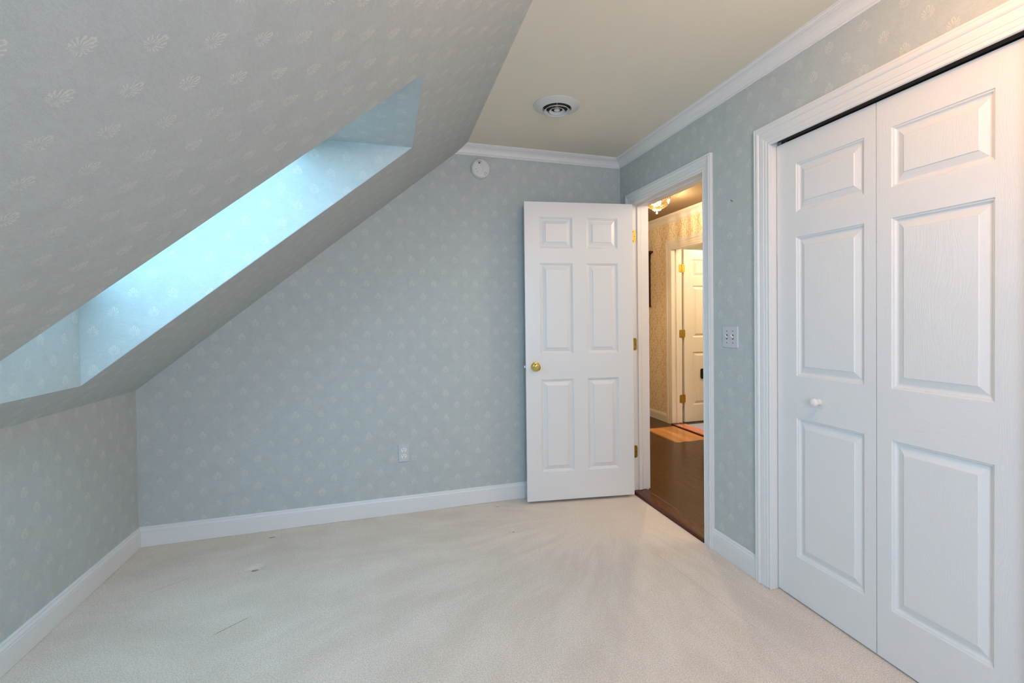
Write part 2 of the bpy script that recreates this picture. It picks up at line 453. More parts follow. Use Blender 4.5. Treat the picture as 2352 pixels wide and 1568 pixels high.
# ------------------------------------------------------------------ wallpaper coordinates
def uv_far(c): return (c.x+2.838)/0.1395*0.140, (c.z-0.927)/0.1625*0.1605
def uv_right(c): return (c.y+1.311)/0.150*0.140, (c.z-1.755)/0.161*0.1605
def uv_slope(c):
    s = (Vector((c.x, 0, c.z))-Vector((-W, 0, KZ))).dot(SU)
    return (c.y+2.474)/0.141*0.140, s-1.218
def uv_knee(c): return (c.y+0.698)/0.141*0.140, (c.z-0.370)
def uv_shaft(c): return c.x+c.y*0.0, c.z
T = 0.12

# ------------------------------------------------------------------ room shell
# carpeted floor: fine grid with worn dimples and soft unevenness
def carpet_mesh():
    x0, x1, y0, y1, st = -W-0.02, 0.005, BACK, 0.005, 0.02
    nx = int(round((x1-x0)/st)); ny = int(round((y1-y0)/st))
    dents = [(-2.332, -0.094, .020, .014), (-2.333, -0.496, .024, .014), (-0.972, -0.500, .022, .016), (-0.98, -0.091, .018, .014), (-1.545, -0.43, .020, .005)]
    mb = MB()
    for j in range(ny+1):
        y = y0+(y1-y0)*j/ny
        for i in range(nx+1):
            x = x0+(x1-x0)*i/nx
            z = noise.noise((x*2.2, y*2.2, 0))*0.002 - 0.001
            for dx, dy, r, d in dents:
                q = ((x-dx)/(r*1.6))**2+((y-dy)/r)**2
                if q < 9: z += -d*math.exp(-q)+d*0.35*math.exp(-(q-2.5)**2)
            mb.v.append((x, y, z))
    w = nx+1
    for j in range(ny):
        for i in range(nx):
            a = j*w+i; mb.f.append((a, a+1, a+w+1, a+w)); mb.mi.append(0)
    return mb
CLO0, CLO1 = -2.500, -1.524
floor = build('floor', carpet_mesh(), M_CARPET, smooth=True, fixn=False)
struct(floor, 'cream cut pile carpet with brushed tracks covering the attic bedroom floor', 'floor')
mb = MB(); mb.box((0.004, CLO0, -0.012), (0.125, CLO1, 0.0005)); build('carpet_edge', mb, M_CARPET, parent=floor)
mb = MB(); mb.box((-W-T, BACK-T, -0.14), (0.0, T, -0.02)); sub = build('subfloor', mb, M_OUTER, parent=floor)

# far wall, cut by the slope
mb = MB(); mb.prism([(-W-T, -0.02), (0.0, -0.02), (0.0, H+0.02), (slope_x(H+0.02), H+0.02), (-W, KZ), (-W-T, KZ-T*TAN)], 'y', 0.0, T)
o = build('wall_far', mb, M_PAPER, uvf=uv_far)
struct(o, 'far blue blossom papered wall behind the open white door, cut off by the slope', 'wall')
# knee wall on the left
mb = MB(); mb.box((-W-T, BACK, -0.02), (-W, 0.0, KZ-0.0))
o = build('wall_left', mb, M_PAPER, uvf=uv_knee)
struct(o, 'low blue papered knee wall on the left below the sloped ceiling', 'wall')

# right wall with the doorway and the closet opening
DY0, DY1, DZ = -1.0206, -0.186, 2.060          # doorway clear opening, before the jamb boards
CY0, CY1, CZ = -2.500, -1.524, 2.062          # closet opening
JB = 0.016
mb = MB(); t2 = 0.065
pieces = [((DY1+JB), T), ((CY1+JB), (DY0-JB)), (BACK-T, CY0-JB)]
for a, b in pieces: mb.box((0, a, -0.02), (t2, b, H+0.02))
mb.box((0, DY0-JB, DZ+JB), (t2, DY1+JB, H+0.02)); mb.box((0, CY0-JB, CZ+JB), (t2, CY1+JB, H+0.02))
o = build('wall_right', mb, M_PAPER, uvf=uv_right)
struct(o, 'right blue papered wall holding the doorway and the white closet doors', 'wall')
mb = MB()
for a, b in pieces[:2]: mb.box((t2, a if a != pieces[0][0] else a, -0.02), (0.13, b if b != T else 3.3, H+0.02))
mb.box((t2, DY0-JB, DZ+JB), (0.13, DY1+JB, H+0.02))
o = build('wall_hall_near', mb, M_DAMASK, uvf=lambda c: (c.y, c.z))
struct(o, 'hall side of the doorway wall papered in gold damask', 'wall')
# back wall with the gable window opening
mb = MB(); wx0, wx1, wz0, wz1 = -1.96, -1.04, 0.78, 2.06
mb.prism([(-W-T, -0.02), (wx0, -0.02), (wx0, slope_x(0) and KZ+(wx0+W)*TAN), (-W, KZ), (-W-T, KZ-T*TAN)], 'y', BACK-T, BACK)
mb.prism([(wx1, -0.02), (0, -0.02), (0, H+.02), (wx1, H+.02)], 'y', BACK-T, BACK)
mb.box((wx0, BACK-T, -0.02), (wx1, BACK, wz0))
zt = KZ+(wx0+W)*TAN
wzt = min(wz1, zt-0.02)
WZT = wzt
mb.prism([(wx0, wzt), (wx1, wzt), (wx1, H+.02), (slope_x(H+.02), H+.02), (wx0, zt)] if slope_x(H+.02) < wx1 else [(wx0, wzt), (wx1, wzt), (wx1, KZ+(wx1+W)*TAN), (wx0, zt)], 'y', BACK-T, BACK)
o = build('wall_back', mb, M_PAPER, uvf=uv_far)
struct(o, 'blue papered gable wall behind the viewer with a window in it', 'wall')
# flat ceiling
mb = MB(); mb.box((-SX-0.03, BACK, H), (0.0, 0.0, H+0.10))
ceil = build('ceiling', mb, M_CEIL)
struct(ceil, 'flat putty coloured ceiling with a round vent above the door', 'ceiling')

# sloped ceiling with the skylight well
mb = MB()
s_of = lambda x: (x+W)/math.cos(SLA)
s0, s1 = 0.0, (W-SX)/math.cos(SLA)
sa, sb = s_of(KXB), s_of(KXT)
def slab(sl, sh, ya, yb, d=0.05):
    P = [slope_pt(s, y, dd) for dd in (0, d) for s, y in ((sl, ya), (sh, ya), (sh, yb), (sl, yb))]
    c = [mb.vert(p) for p in P]
    for q in ((0,1,2,3),(7,6,5,4),(0,4,5,1),(1,5,6,2),(2,6,7,3),(3,7,4,0)): mb.face([c[i] for i in q])
slab(s0, s1, BACK, KY0); slab(s0, s1, KY1, 0.0); slab(s0, sa, KY0, KY1); slab(sb, s1, KY0, KY1)
slope = build('ceiling_slope', mb, M_PAPER, uvf=uv_slope)
struct(slope, 'steep blue blossom papered sloping ceiling above the knee wall', 'ceiling')
slope['category'] = 'ceiling'

# skylight: papered well, frame and pane
sky_root = empty('window_1', (0, 0, 0))
struct(sky_root, 'deep skylight well cut into the sloped ceiling and lit pale blue', 'skylight')
e = 0.03
A, B_, C_, D_ = (KXT-0.003, KZT), (HX, KZT), (KXB, BZ), (KXB, KZB+0.0025)
mb = MB(); mb.prism([A, B_, C_, D_], 'y', KY1-0.001, KY1+e); build('well_side', mb, M_PAPER, sky_root, uvf=lambda c: (c.x+0.02, c.z+0.055))
mb = MB(); mb.prism([A, B_, C_, D_], 'y', KY0-e, KY0+0.001); build('well_side', mb, M_PAPER, sky_root, uvf=lambda c: (c.x+0.02, c.z+0.055))
mb = MB(); mb.box((HX-0.02, KY0-e, KZT-0.001), (KXT-0.0005, KY1+e, KZT+e)); build('well_head', mb, M_PAPER, sky_root, uvf=lambda c: (c.y, c.x))
mb = MB(); mb.box((KXB-e, KY0-e, KZB+0.0005), (KXB+0.001, KY1+e, BZ+0.02)); build('well_sill', mb, M_PAPER, sky_root, uvf=lambda c: (c.y+0.03, c.z))
def roof_frame():
    mb = MB()
    sA = (Vector((KXB, 0, BZ))-Vector((-W, 0, KZ))).dot(SU); sB = (Vector((HX, 0, KZT))-Vector((-W, 0, KZ))).dot(SU)
    def bar(sl, sh, ya, yb, d0, d1):
        P = [slope_pt(s, y, dd) for dd in (d0, d1) for s, y in ((sl, ya), (sh, ya), (sh, yb), (sl, yb))]
        c = [mb.vert(p) for p in P]
        for q in ((0,1,2,3),(7,6,5,4),(0,4,5,1),(1,5,6,2),(2,6,7,3),(3,7,4,0)): mb.face([c[i] for i in q])
    d0, d1 = ROOF_D, ROOF_D+0.06; k = 0.035
    bar(sA-0.05, sA+k, KY0-.05, KY1+.05, d0, d1); bar(sB-k, sB+.05, KY0-.05, KY1+.05, d0, d1)
    bar(sA+k, sB-k, KY0-.05, KY0+k, d0, d1); bar(sA+k, sB-k, KY1-k, KY1+.05, d0, d1)
    fr = build('sash_frame', mb, M_WHITE, sky_root)
    mb2 = MB(); mb = mb2
    P = [slope_pt(s, y, dd) for dd in (d0+.03, d0+.036) for s, y in ((sA+k, KY0+k), (sB-k, KY0+k), (sB-k, KY1-k), (sA+k, KY1-k))]
    c = [mb.vert(p) for p in P]
    for q in ((0,1,2,3),(7,6,5,4),(0,4,5,1),(1,5,6,2),(2,6,7,3),(3,7,4,0)): mb.face([c[i] for i in q])
    build('pane', mb, M_GLASS, sky_root)
roof_frame()

# gable window behind the viewer
gw = empty('window_2', ((wx0+wx1)/2, BACK, wz0))
struct(gw, 'white framed gable window in the wall behind the viewer', 'window')
hw = (wx1-wx0)/2; hh = WZT-wz0
mb = MB(); k = 0.05
mb.box((-hw, -0.08, 0), (-hw+k, -0.03, hh)); mb.box((hw-k, -0.08, 0), (hw, -0.03, hh))
mb.box((-hw+k, -0.08, 0), (hw-k, -0.03, k)); mb.box((-hw+k, -0.08, hh-k), (hw-k, -0.03, hh)); mb.box((-hw+k, -0.08, hh/2-.02), (hw-k, -0.03, hh/2+.02))
build('sash_frame', mb, M_WHITE, gw)
for za, zb in ((k, hh/2-.02), (hh/2+.02, hh-k)):
    mb = MB(); mb.box((-hw+k, -0.057, za), (hw-k, -0.053, zb)); build('pane', mb, M_GLASS, gw)

# ------------------------------------------------------------------ mouldings
CR = [(0.0, -0.0643), (0.0065, -0.0643), (0.0085, -0.0615), (0.0085, -0.0585), (0.0065, -0.056), (0.010, -0.0535), (0.013, -0.050), (0.0145, -0.0475),
      (0.0165, -0.041), (0.020, -0.034), (0.0255, -0.027), (0.033, -0.021), (0.041, -0.0165), (0.0475, -0.0145), (0.0475, -0.0115), (0.052, -0.0105), (0.056, -0.0075),
      (0.0585, -0.0045), (0.062, -0.0045), (0.062, 0.0), (0.0, 0.0)]
def crown_far():
    mb = MB()
    def end(a, t): z = H+t; return (slope_x(z)-0.0, -a, z)
    def cor(a, t): return (-a, -a, H+t)
    sweep(mb, [end, cor], CR); return mb
o = build('trim_1', crown_far(), M_WHITE); struct(o, 'short white crown moulding along the top of the far wall', 'moulding')
mb = MB(); sweep(mb, [lambda a, t: (-a, -a, H+t), lambda a, t: (-a, BACK, H+t)], CR)
o = build('trim_2', mb, M_WHITE); struct(o, 'long white crown moulding along the top of the right wall', 'moulding')

BB = [(0, 0), (0.0135, 0), (0.0135, 0.080), (0.0115, 0.082), (0.0115, 0.084), (0.0130, 0.086), (0.0125, 0.091), (0.0095, 0.098), (0.0075, 0.1005), (0.0075, 0.1025),
      (0.0088, 0.1045), (0.0078, 0.1085), (0.005, 0.1115), (0, 0.1121)]
def base_run(name, pts, prof=BB):
    mb = MB(); sweep(mb, pts, prof); return build(name, mb, M_WHITE)
o = base_run('baseboard_far', [lambda a, t: (-W+a, -a, t), lambda a, t: (-a, -a, t)]); struct(o, 'white moulded baseboard along the foot of the far wall', 'baseboard')
o = base_run('baseboard_left', [lambda a, t: (-W+a, -a, t), lambda a, t: (-W+a, BACK, t)]); struct(o, 'white moulded baseboard along the foot of the knee wall', 'baseboard')

CT = [(0, 0), (0, .0085), (.002, .0105), (.006, .0115), (.0095, .0105), (.0105, .0085), (.0125, .0085), (.0145, .0105), (.0200, .0120), (.0255, .0120), (.0265, .0110), (.0280, .0110),
      (.0290, .0125), (.040, .0140), (.0505, .0145), (.0515, .0135), (.0530, .0135), (.0545, .0160), (.0580, .0185), (.0630, .0195), (.0680, .0185), (.0700, .0165), (.0715, .0165),
      (.0730, .0180), (.0790, .0180), (.0800, .0170), (.0800, 0)]
def casing(name, y0, y1, z, width, prof=CT, x0=0.0, sx=-1.0, zb=0.0, one_leg=False, left_leg=True):
    """casing round an opening y0<y1 with head at z, standing proud in direction sx"""
    k = width/0.080
    def P(y, zz, t): return (x0+sx*t, y, zz)
    st = []
    if left_leg:
        st += [lambda a, t: P(y1+a*k, zb, t), lambda a, t: P(y1+a*k, z+a*k, t)]
    else:
        st += [lambda a, t: P(y1, z+a*k, t)]
    st += [lambda a, t: P(y0-a*k, z+a*k, t)]
    if not one_leg: st += [lambda a, t: P(y0-a*k, zb, t)]
    mb = MB(); sweep(mb, st, prof); return build(name, mb, M_WHITE)
RV = 0.0
o = casing('trim_3', DY0, DY1-0.006, DZ, 0.080); struct(o, 'white moulded casing around the bedroom doorway', 'casing')
o = casing('trim_4', CY0, CY1, 2.040, 0.0925, prof=CT); struct(o, 'wide white moulded casing around the closet opening', 'casing')
dcy, ccy = DY0-0.080, CY1+0.0925
o = base_run('baseboard_right', [lambda a, t: (-a, dcy, t), lambda a, t: (-a, ccy, t)]); struct(o, 'short white baseboard between the doorway and the closet', 'baseboard')
o = base_run('baseboard_right_back', [lambda a, t: (-a, CY0-0.0925, t), lambda a, t: (-a, BACK, t)]); struct(o, 'white baseboard on the right wall behind the closet', 'baseboard')
o = base_run('baseboard_corner', [lambda a, t: (-a, -a, t), lambda a, t: (-a, DY1-0.006+0.0805, t)]); struct(o, 'stub of white baseboard between the door casing and the far corner', 'baseboard')

# door jamb lining with stops
mb = MB()
mb.box((0.0, DY1, 0.018), (0.13, DY1+JB, DZ+JB)); mb.box((0.0, DY0-JB, 0.018), (0.13, DY0, DZ+JB)); mb.box((0.0, DY0, DZ), (0.13, DY1, DZ+JB))
lin = build('trim_5', mb, M_JAMB, bevel=0.001); struct(lin, 'white jamb lining inside the bedroom doorway', 'jamb')
mb = MB(); ST = [(0, 0), (0.011, 0), (0.011, 0.024), (0.0095, 0.027), (0.006, 0.030), (0.004, 0.034), (0.0, 0.036)]
sweep(mb, [lambda a, t: (0.036+t, DY1-a, 0.02), lambda a, t: (0.036+t, DY1-a, DZ-a), lambda a, t: (0.036+t, DY0+a, DZ-a), lambda a, t: (0.036+t, DY0+a, 0.02)], ST)
build('door_stop', mb, M_JAMB, lin)
# closet jamb lining: a rounded return in front of the leaf
mb = MB()
mb.box((0.0, CY1-0.000, 0), (0.13, CY1+JB, CZ+JB)); mb.box((0.0, CY0-JB, 0), (0.13, CY0, CZ+JB)); mb.box((0.0, CY0, CZ), (0.13, CY1, CZ+JB))
clin = build('trim_6', mb, M_WHITE, bevel=0.001); struct(clin, 'white jamb lining of the closet opening', 'jamb')

# closet interior (dark)
mb = MB(); d = 0.02
mb.box((0.13, CY0-0.3, -0.02), (0.75, CY0-0.28, H)); mb.box((0.13, CY1+0.10, -0.02), (0.75, CY1+0.12, H)); mb.box((0.75, CY0-0.3, -0.02), (0.77, CY1+0.12, H))
mb.box((0.065, CY0-0.3, H-0.02), (0.77, CY1+0.12, H+0.02)); mb.box((0.0, CY0-0.3, -0.04), (0.77, CY1+0.12, -0.004))
mb.box((0.065, CY1+0.016, -0.02), (0.13, CY1+0.12, H)); mb.box((0.065, CY0-0.3, -0.02), (0.13, CY0-0.016, H)); mb.box((0.065, CY0-0.016, CZ+JB), (0.13, CY1+0.016, H))
o = build('wall_closet', mb, M_OUTER); struct(o, 'dark closet interior behind the white folding doors', 'wall')

# ------------------------------------------------------------------ panel doors
PRF = [(0.0, 0.0), (0.0022, -0.0028), (0.0050, -0.0036), (0.0068, -0.0036), (0.0082, -0.0062), (0.0118, -0.0085), (0.0150, -0.0092), (0.0190, -0.0092), (0.0420, -0.0030), (0.0440, -0.0008)]
PRF = [(i_, d_*1.30) for i_, d_ in PRF]
def door_slab(w, z0, z1, th, panels, both=True, prf=PRF):
    """leaf in local x (0..w), z, front face looking to -y at y=0, back at y=th"""
    mb = MB()
    us = sorted({0.0, w} | {round(q, 5) for p in panels for q in (p[0], p[1])})
    zs = sorted({z0, z1} | {round(q, 5) for p in panels for q in (p[2], p[3])})
    def inside(u, z): return any(p[0]-1e-4 < u < p[1]+1e-4 and p[2]-1e-4 < z < p[3]+1e-4 for p in panels)
    colp = lambda u: any(p[0] < u < p[1] for p in panels)
    for side in ((0.0, -1.0), (th, 1.0)) if both else ((0.0, -1.0),):
        y, sg = side
        for i in range(len(us)-1):
            for j in range(len(zs)-1):
                uc, zc = (us[i]+us[i+1])/2, (zs[j]+zs[j+1])/2
                if inside(uc, zc): continue
                m = 2 if colp(uc) else 1
                mb.poly([(us[i], y, zs[j]), (us[i+1], y, zs[j]), (us[i+1], y, zs[j+1]), (us[i], y, zs[j+1])], m)
        for a, b, c, d in panels:
            prev = None
            for ins, dep in prf:
                yy = y+sg*dep
                ring = [mb.vert(q) for q in ((a+ins, yy, c+ins), (b-ins, yy, c+ins), (b-ins, yy, d-ins), (a+ins, yy, d-ins))]
                if prev:
                    for k in range(4): mb.face((prev[k], prev[(k+1) % 4], ring[(k+1) % 4], ring[k]), 2 if k % 2 == 0 else 1)
                prev = ring
            mb.face(prev, 1)
    if not both: mb.poly([(0, th, z0), (w, th, z0), (w, th, z1), (0, th, z1)], 1)
    # edges, split to share the grid vertices
    for i in range(len(us)-1):
        for zz in (z0, z1): mb.poly([(us[i], 0, zz), (us[i+1], 0, zz), (us[i+1], th, zz), (us[i], th, zz)], 2)
    for j in range(len(zs)-1):
        for uu in (0.0, w): mb.poly([(uu, 0, zs[j]), (uu, 0, zs[j+1]), (uu, th, zs[j+1]), (uu, th, zs[j])], 1)
    return mb

DW_ = 0.757
pan6 = [(a, b, c, d) for a, b in ((0.101, 0.329), (0.428, 0.648)) for c, d in ((0.2115, 0.8445), (1.016, 1.634), (1.736, 1.946))]

def screw_head(mb, x, y, z, r=0.0032, m=1, ny=-1):
    n = 10
    pts = [(x+r*math.cos(2*math.pi*k/n), y, z+r*math.sin(2*math.pi*k/n)) for k in range(n)]
    A = [mb.vert(p) for p in pts]; B = [mb.vert((p[0]*0.9+x*0.1, y+ny*0.0012, p[2]*0.9+z*0.1)) for p in pts]
    mb.face(B, m)
    for k in range(n): mb.face((A[k], A[(k+1) % n], B[(k+1) % n], B[k]), m)

def hinge_leaf(x0, x1, zc, h, y, flip=1):
    """plate in the x-z plane; the end at x1 has rounded corners"""
    mb = MB(); r = 0.014; pts = [(x0, zc-h/2)]
    sgn = 1 if x1 > x0 else -1
    for k in range(6):
        a = -math.pi/2 + k*math.pi/10
        pts.append((x1-sgn*r+sgn*r*math.cos(a), zc-h/2+r+r*math.sin(a)))
    for k in range(6):
        a = k*math.pi/10
        pts.append((x1-sgn*r+sgn*r*math.cos(a), zc+h/2-r+r*math.sin(a)))
    pts.append((x0, zc+h/2))
    mb.prism(pts, 'y', y, y-0.0022)
    w = x1-x0
    for i, (fx, dz) in enumerate(((0.35, -h*0.36), (0.70, 0.0), (0.35, h*0.36))):
        screw_head(mb, x0+w*fx, y-0.0022, zc+dz, m=1)
    return mb

def knob_parts(parent, x, z, y=0.0, mat=None, keyed=True):
    mb = MB(); mb.lathe([(0.0, 0.0), (0.0325, 0.0), (0.0325, 0.002), (0.030, 0.006), (0.022, 0.009), (0.014, 0.011), (0.012, 0.016), (0.012, 0.024), (0.017, 0.029), (0.0245, 0.036),
                         (0.0275, 0.044), (0.0275, 0.050), (0.0250, 0.056), (0.0190, 0.0595), (0.0125, 0.0605), (0.0115, 0.0590), (0.0, 0.0590)], 40)
    mb.move(Matrix.Translation((x, y, z)) @ Matrix.Rotation(R(90), 4, 'X'))
    kn = build('knob', mb, mat or M_BRASS, parent, smooth=True)
    mb = MB(); mb.lathe([(0.0, 0.0), (0.0050, 0.0), (0.0050, 0.004), (0.0042, 0.0048), (0.0, 0.0048)], 16)
    mb.move(Matrix.Translation((x, y-0.0588, z)) @ Matrix.Rotation(R(90), 4, 'X'))
    build('turn_button', mb, M_BRASSD, kn, smooth=True)
    return kn

# bedroom door, swung open against the far wall
ld_ = Vector((0.98815, -0.15351, 0)); ang = math.atan2(ld_.y, ld_.x)
door1 = empty('door_1', (-0.7845, -0.1409, 0.0), (0, 0, ang))
struct(door1, 'open white six panel bedroom door with brass knob, standing before the far wall', 'door')
build('door_leaf', door_slab(DW_, 0.0175, 2.0477, 0.035, pan6), [M_WHITE, M_WHITE, M_WHITE], door1)
knob_parts(door1, 0.0655, 0.9335)
mb = MB(); mb.lathe([(0.0, 0.0), (0.0325, 0.0), (0.030, 0.006), (0.014, 0.011), (0.012, 0.022), (0.0245, 0.034), (0.0275, 0.046), (0.0190, 0.058), (0.0, 0.0590)], 32)
mb.move(Matrix.Translation((0.0655, 0.035, 0.9335)) @ Matrix.Rotation(R(-90), 4, 'X')); build('knob', mb, M_BRASS, door1, smooth=True)
mb = MB(); mb.box((-0.0018, 0.006, 0.905), (0.0, 0.029, 0.962)); mb.prism([(-0.0115, 0.012), (0.0, 0.012), (0.0, 0.024)], 'z', 0.926, 0.942)
build('latch_plate', mb, M_STEEL, door1, bevel=0.0006)
# hinges: plate on the jamb, knuckle, plate on the edge of the leaf
hroot_z = (1.838, 1.0675, 0.2965)
inv = door1.matrix_basis.inverted() if False else (Matrix.Translation((-0.7845, -0.1409, 0)) @ Matrix.Rotation(ang, 4, 'Z')).inverted()
for hz in hroot_z:
    mb = hinge_leaf(-0.006, 0.0275, hz, 0.089, DY1)
    n0 = len(mb.v)
    mb.tube((-0.0125, DY1-0.004, hz-0.0445), (-0.0125, DY1-0.004, hz+0.0445), 0.0055, 12)
    mb.tube((-0.0125, DY1-0.004, hz+0.0445), (-0.0125, DY1-0.004, hz+0.049), 0.0066, 12)
    mb.box((-0.0125, DY1-0.0024, hz-0.0445), (-0.004, DY1-0.0002, hz+0.0445))
    mb.move(inv)
    build('hinge', mb, [M_BRASSD, M_SCREW], door1, smooth=False)
    mb = MB(); q0 = inv @ Vector((-0.0125, DY1-0.006, hz)); mb.box((DW_, 0.004, hz-0.044), (DW_+0.0018, 0.034, hz+0.044))
    mb.tube((DW_+0.001, 0.034, hz), (q0.x, q0.y, hz), 0.0012, 6)
    build('hinge_plate', mb, M_BRASSD, door1)

# closet: two embossed leaves of a folding door
CLX = 0.030
closet = empty('door_2', (CLX, CY1, 0.0), (0, 0, R(-90)))
struct(closet, 'white folding closet door with three raised panels on each leaf', 'closet door')
LW = 0.4765
rowsC = ((0.200, 0.814), (0.998, 1.605), (1.713, 1.925))
zc0, zc1 = 0.008, 2.034
p1 = [(1.637-1.5275, 1.9605-1.5275, c, d) for c, d in rowsC]
p2 = [(2.0655-2.0105, 2.380-2.0105, c, d) for c, d in rowsC]
def uv_leaf(c): return (c.x, c.z)
l1 = build('door_leaf', door_slab(2.0075-1.5275, zc0, zc1, 0.034, p1), [M_WHITE, M_GV, M_GH], closet, uvf=uv_leaf)
l1.location = (0.0035, 0, 0)
l2 = build('door_leaf', door_slab(0.4765, zc0, zc1, 0.034, p2), [M_WHITE, M_GV, M_GH], closet, uvf=uv_leaf)
l2.location = (0.4865, 0, 0)
mb = MB(); mb.lathe([(0.0, 0.0), (0.0125, 0.0), (0.0115, 0.004), (0.0085, 0.010), (0.0095, 0.0145), (0.0150, 0.0195), (0.0178, 0.026), (0.0172, 0.032), (0.0130, 0.0370), (0.0065, 0.039), (0.0, 0.0392)], 32)
mb.move(Matrix.Translation((1.757-1.524, 0.0, 0.901)) @ Matrix.Rotation(R(90), 4, 'X'))
o = build('knob', mb, M_PLASTIC2, closet, smooth=True); o['label'] = 'small round white knob'
mb = MB(); mb.box((0.004, 0.006, zc1+0.010), (0.968, 0.008, CZ)); mb.box((0.004, 0.026, zc1+0.010), (0.968, 0.028, CZ)); mb.box((0.004, 0.006, CZ-0.003), (0.968, 0.028, CZ-0.0002))
o = build('track', mb, M_TRACK, closet); o['label'] = 'dark overhead track'
mb = MB(); mb.box((0.003, 0.004, zc1+0.004), (0.026, 0.030, zc1+0.016)); mb.tube((0.040, 0.017, zc1), (0.040, 0.017, CZ-0.004), 0.004, 10)
build('pivot_bracket', mb, M_STEEL, closet)

# ------------------------------------------------------------------ small fittings in the bedroom
# duplex outlet
def slab_round(w, h, t, r, y0=0.0, seg=5, ch=0.0):
    """rounded plate in x-z, front at y0-t"""
    mb = MB()
    def ring(ins, y):
        pts = []
        for cx, cz, a0 in ((w/2-r, h/2-r, 0), (-w/2+r, h/2-r, 90), (-w/2+r, -h/2+r, 180), (w/2-r, -h/2+r, 270)):
            for k in range(seg+1):
                a = R(a0+90*k/seg); rr = max(r-ins, 0.0003)
                pts.append((cx+rr*math.cos(a), y, cz+rr*math.sin(a)))
        return pts
    ch = ch or t*0.5
    idx = mb.quadgrid([ring(0, y0), ring(0, y0-t+ch), ring(ch*0.5, y0-t+ch*0.25), ring(ch*1.2, y0-t)], 0, close_u=True)
    mb.face(idx[-1]); mb.face(idx[0][::-1])
    return mb
out = empty('wall_outlet', (-1.579, 0.0, 0.3925))
tag(out, 'duplex power outlet with white sockets in a blue-grey plate low on the far wall', 'outlet')
build('cover_plate', slab_round(0.070, 0.116, 0.006, 0.004, ch=0.0045), M_PLATE, out, smooth=True)
for dz in (0.0195, -0.0195):
    mb = MB(); n = 28; pts = []
    for k in range(n):
        a = 2*math.pi*k/n; x = 0.0172*math.cos(a); z = 0.0172*math.sin(a); z = max(-0.0140, min(0.0140, z)); pts.append((x, z+dz))
    mb.prism(pts, 'y', -0.0055, -0.0072)
    s_ = build('socket', mb, M_PLASTIC2, out)
    mb = MB(); mb.box((-0.0076, -0.0075, dz+0.0005), (-0.0052, -0.0070, dz+0.0095)); mb.box((0.0052, -0.0075, dz+0.0015), (0.0074, -0.0070, dz+0.0085))
    mb.prism([(0.0026*math.cos(2*math.pi*k/12), dz-0.0075+0.0026*math.sin(2*math.pi*k/12)) for k in range(12)], 'y', -0.0070, -0.0075)
    build('slots', mb, M_DARK, s_)
mb = MB(); mb.lathe([(0, 0), (0.003, 0), (0.0026, 0.0012), (0, 0.0015)], 12); mb.move(Matrix.Translation((0, -0.0060, 0)) @ Matrix.Rotation(R(90), 4, 'X')); build('screw', mb, M_PLATE, out)
# double toggle switch
sw = empty('light_switch', (0.0, -1.2405, 1.1555), (0, 0, R(-90)))
tag(sw, 'double toggle light switch on the strip of wall between doorway and closet', 'switch')
build('cover_plate', slab_round(0.120, 0.113, 0.006, 0.004, ch=0.0045), M_PLATE, sw, smooth=True)
for dx in (-0.023, 0.023):
    mb = MB(); mb.box((dx-0.0052, -0.0064, -0.0122), (dx+0.0052, -0.0058, 0.0122), 1)
    mb.prism([(-0.0050, -0.0060), (-0.0060, 0.0040), (-0.0190, 0.0120), (-0.0200, 0.0070), (-0.0060, -0.0070)], 'x', dx-0.0040, dx+0.0040, 0)
    build('toggle', mb, [M_PLASTIC2, M_TRACK], sw)
    for dz in (0.030, -0.030):
        mb = MB(); screw_head(mb, dx, -0.0058, dz, r=0.0028, m=0); build('screw', mb, M_TRACK, sw)
# nail
nl = empty('nail', (0.0, -1.2610, 1.8420), (0, 0, 0))
tag(nl, 'small bare dark nail sticking out of the wall right of the doorway', 'nail')
d = Vector((-0.0105, 0.001, 0.0060))
mb = MB(); mb.tube((0.004, 0, 0), d, 0.0013, 8); mb.tube(d, d*1.09, 0.0030, 10); build('shank', mb, M_SCREW, nl)
# smoke alarm
sa_ = empty('smoke_alarm', (-1.0525, 0.0, 2.2775))
tag(sa_, 'round white smoke alarm on the far wall just below the crown moulding', 'smoke alarm')
mb = MB(); mb.lathe([(0, 0), (0.0665, 0), (0.0670, 0.004), (0.0665, 0.010), (0.0650, 0.0115), (0.0655, 0.013), (0.0640, 0.016)], 48, cap=False); mb.move(Matrix.Rotation(R(90), 4, 'X')); build('mounting_base', mb, M_PLASTIC, sa_, smooth=True)
mb = MB(); mb.lathe([(0.0630, 0.012), (0.0650, 0.016), (0.0640, 0.026), (0.0600, 0.0325), (0.0530, 0.0365), (0.045, 0.0375), (0, 0.0375)], 48); mb.move(Matrix.Rotation(R(90), 4, 'X')); build('alarm_cover', mb, M_PLASTIC, sa_, smooth=True)
yf = -0.0376
def ring_arc(cx, cz, r, a0, a1, w, n=18, y=yf, rx=1.0, rz=1.0):
    mb = MB(); rows = []
    for k in range(n+1):
        a = R(a0+(a1-a0)*k/n); c, s = math.cos(a), math.sin(a)
        rows.append([(cx+(r-w/2)*c*rx, y, cz+(r-w/2)*s*rz), (cx+(r+w/2)*c*rx, y, cz+(r+w/2)*s*rz), (cx+(r+w/2)*c*rx, y-0.0006, cz+(r+w/2)*s*rz), (cx+(r-w/2)*c*rx, y-0.0006, cz+(r-w/2)*s*rz)])
    idx = mb.quadgrid(rows, 0, close_u=True); mb.face(idx[0]); mb.face(idx[-1][::-1]); return mb
build('seam_line', ring_arc(-0.040, 0.0, 0.0530, -62, 62, 0.0010), M_STEEL, sa_)
build('test_button', ring_arc(0.0295, -0.0360, 0.0085, -15, 290, 0.0016), M_MARK, sa_)
mb = ring_arc(-0.012, 0.034, 0.0120, 20, 150, 0.0022, rx=1.2); o = build('printed_mark', mb, M_MARK, sa_)
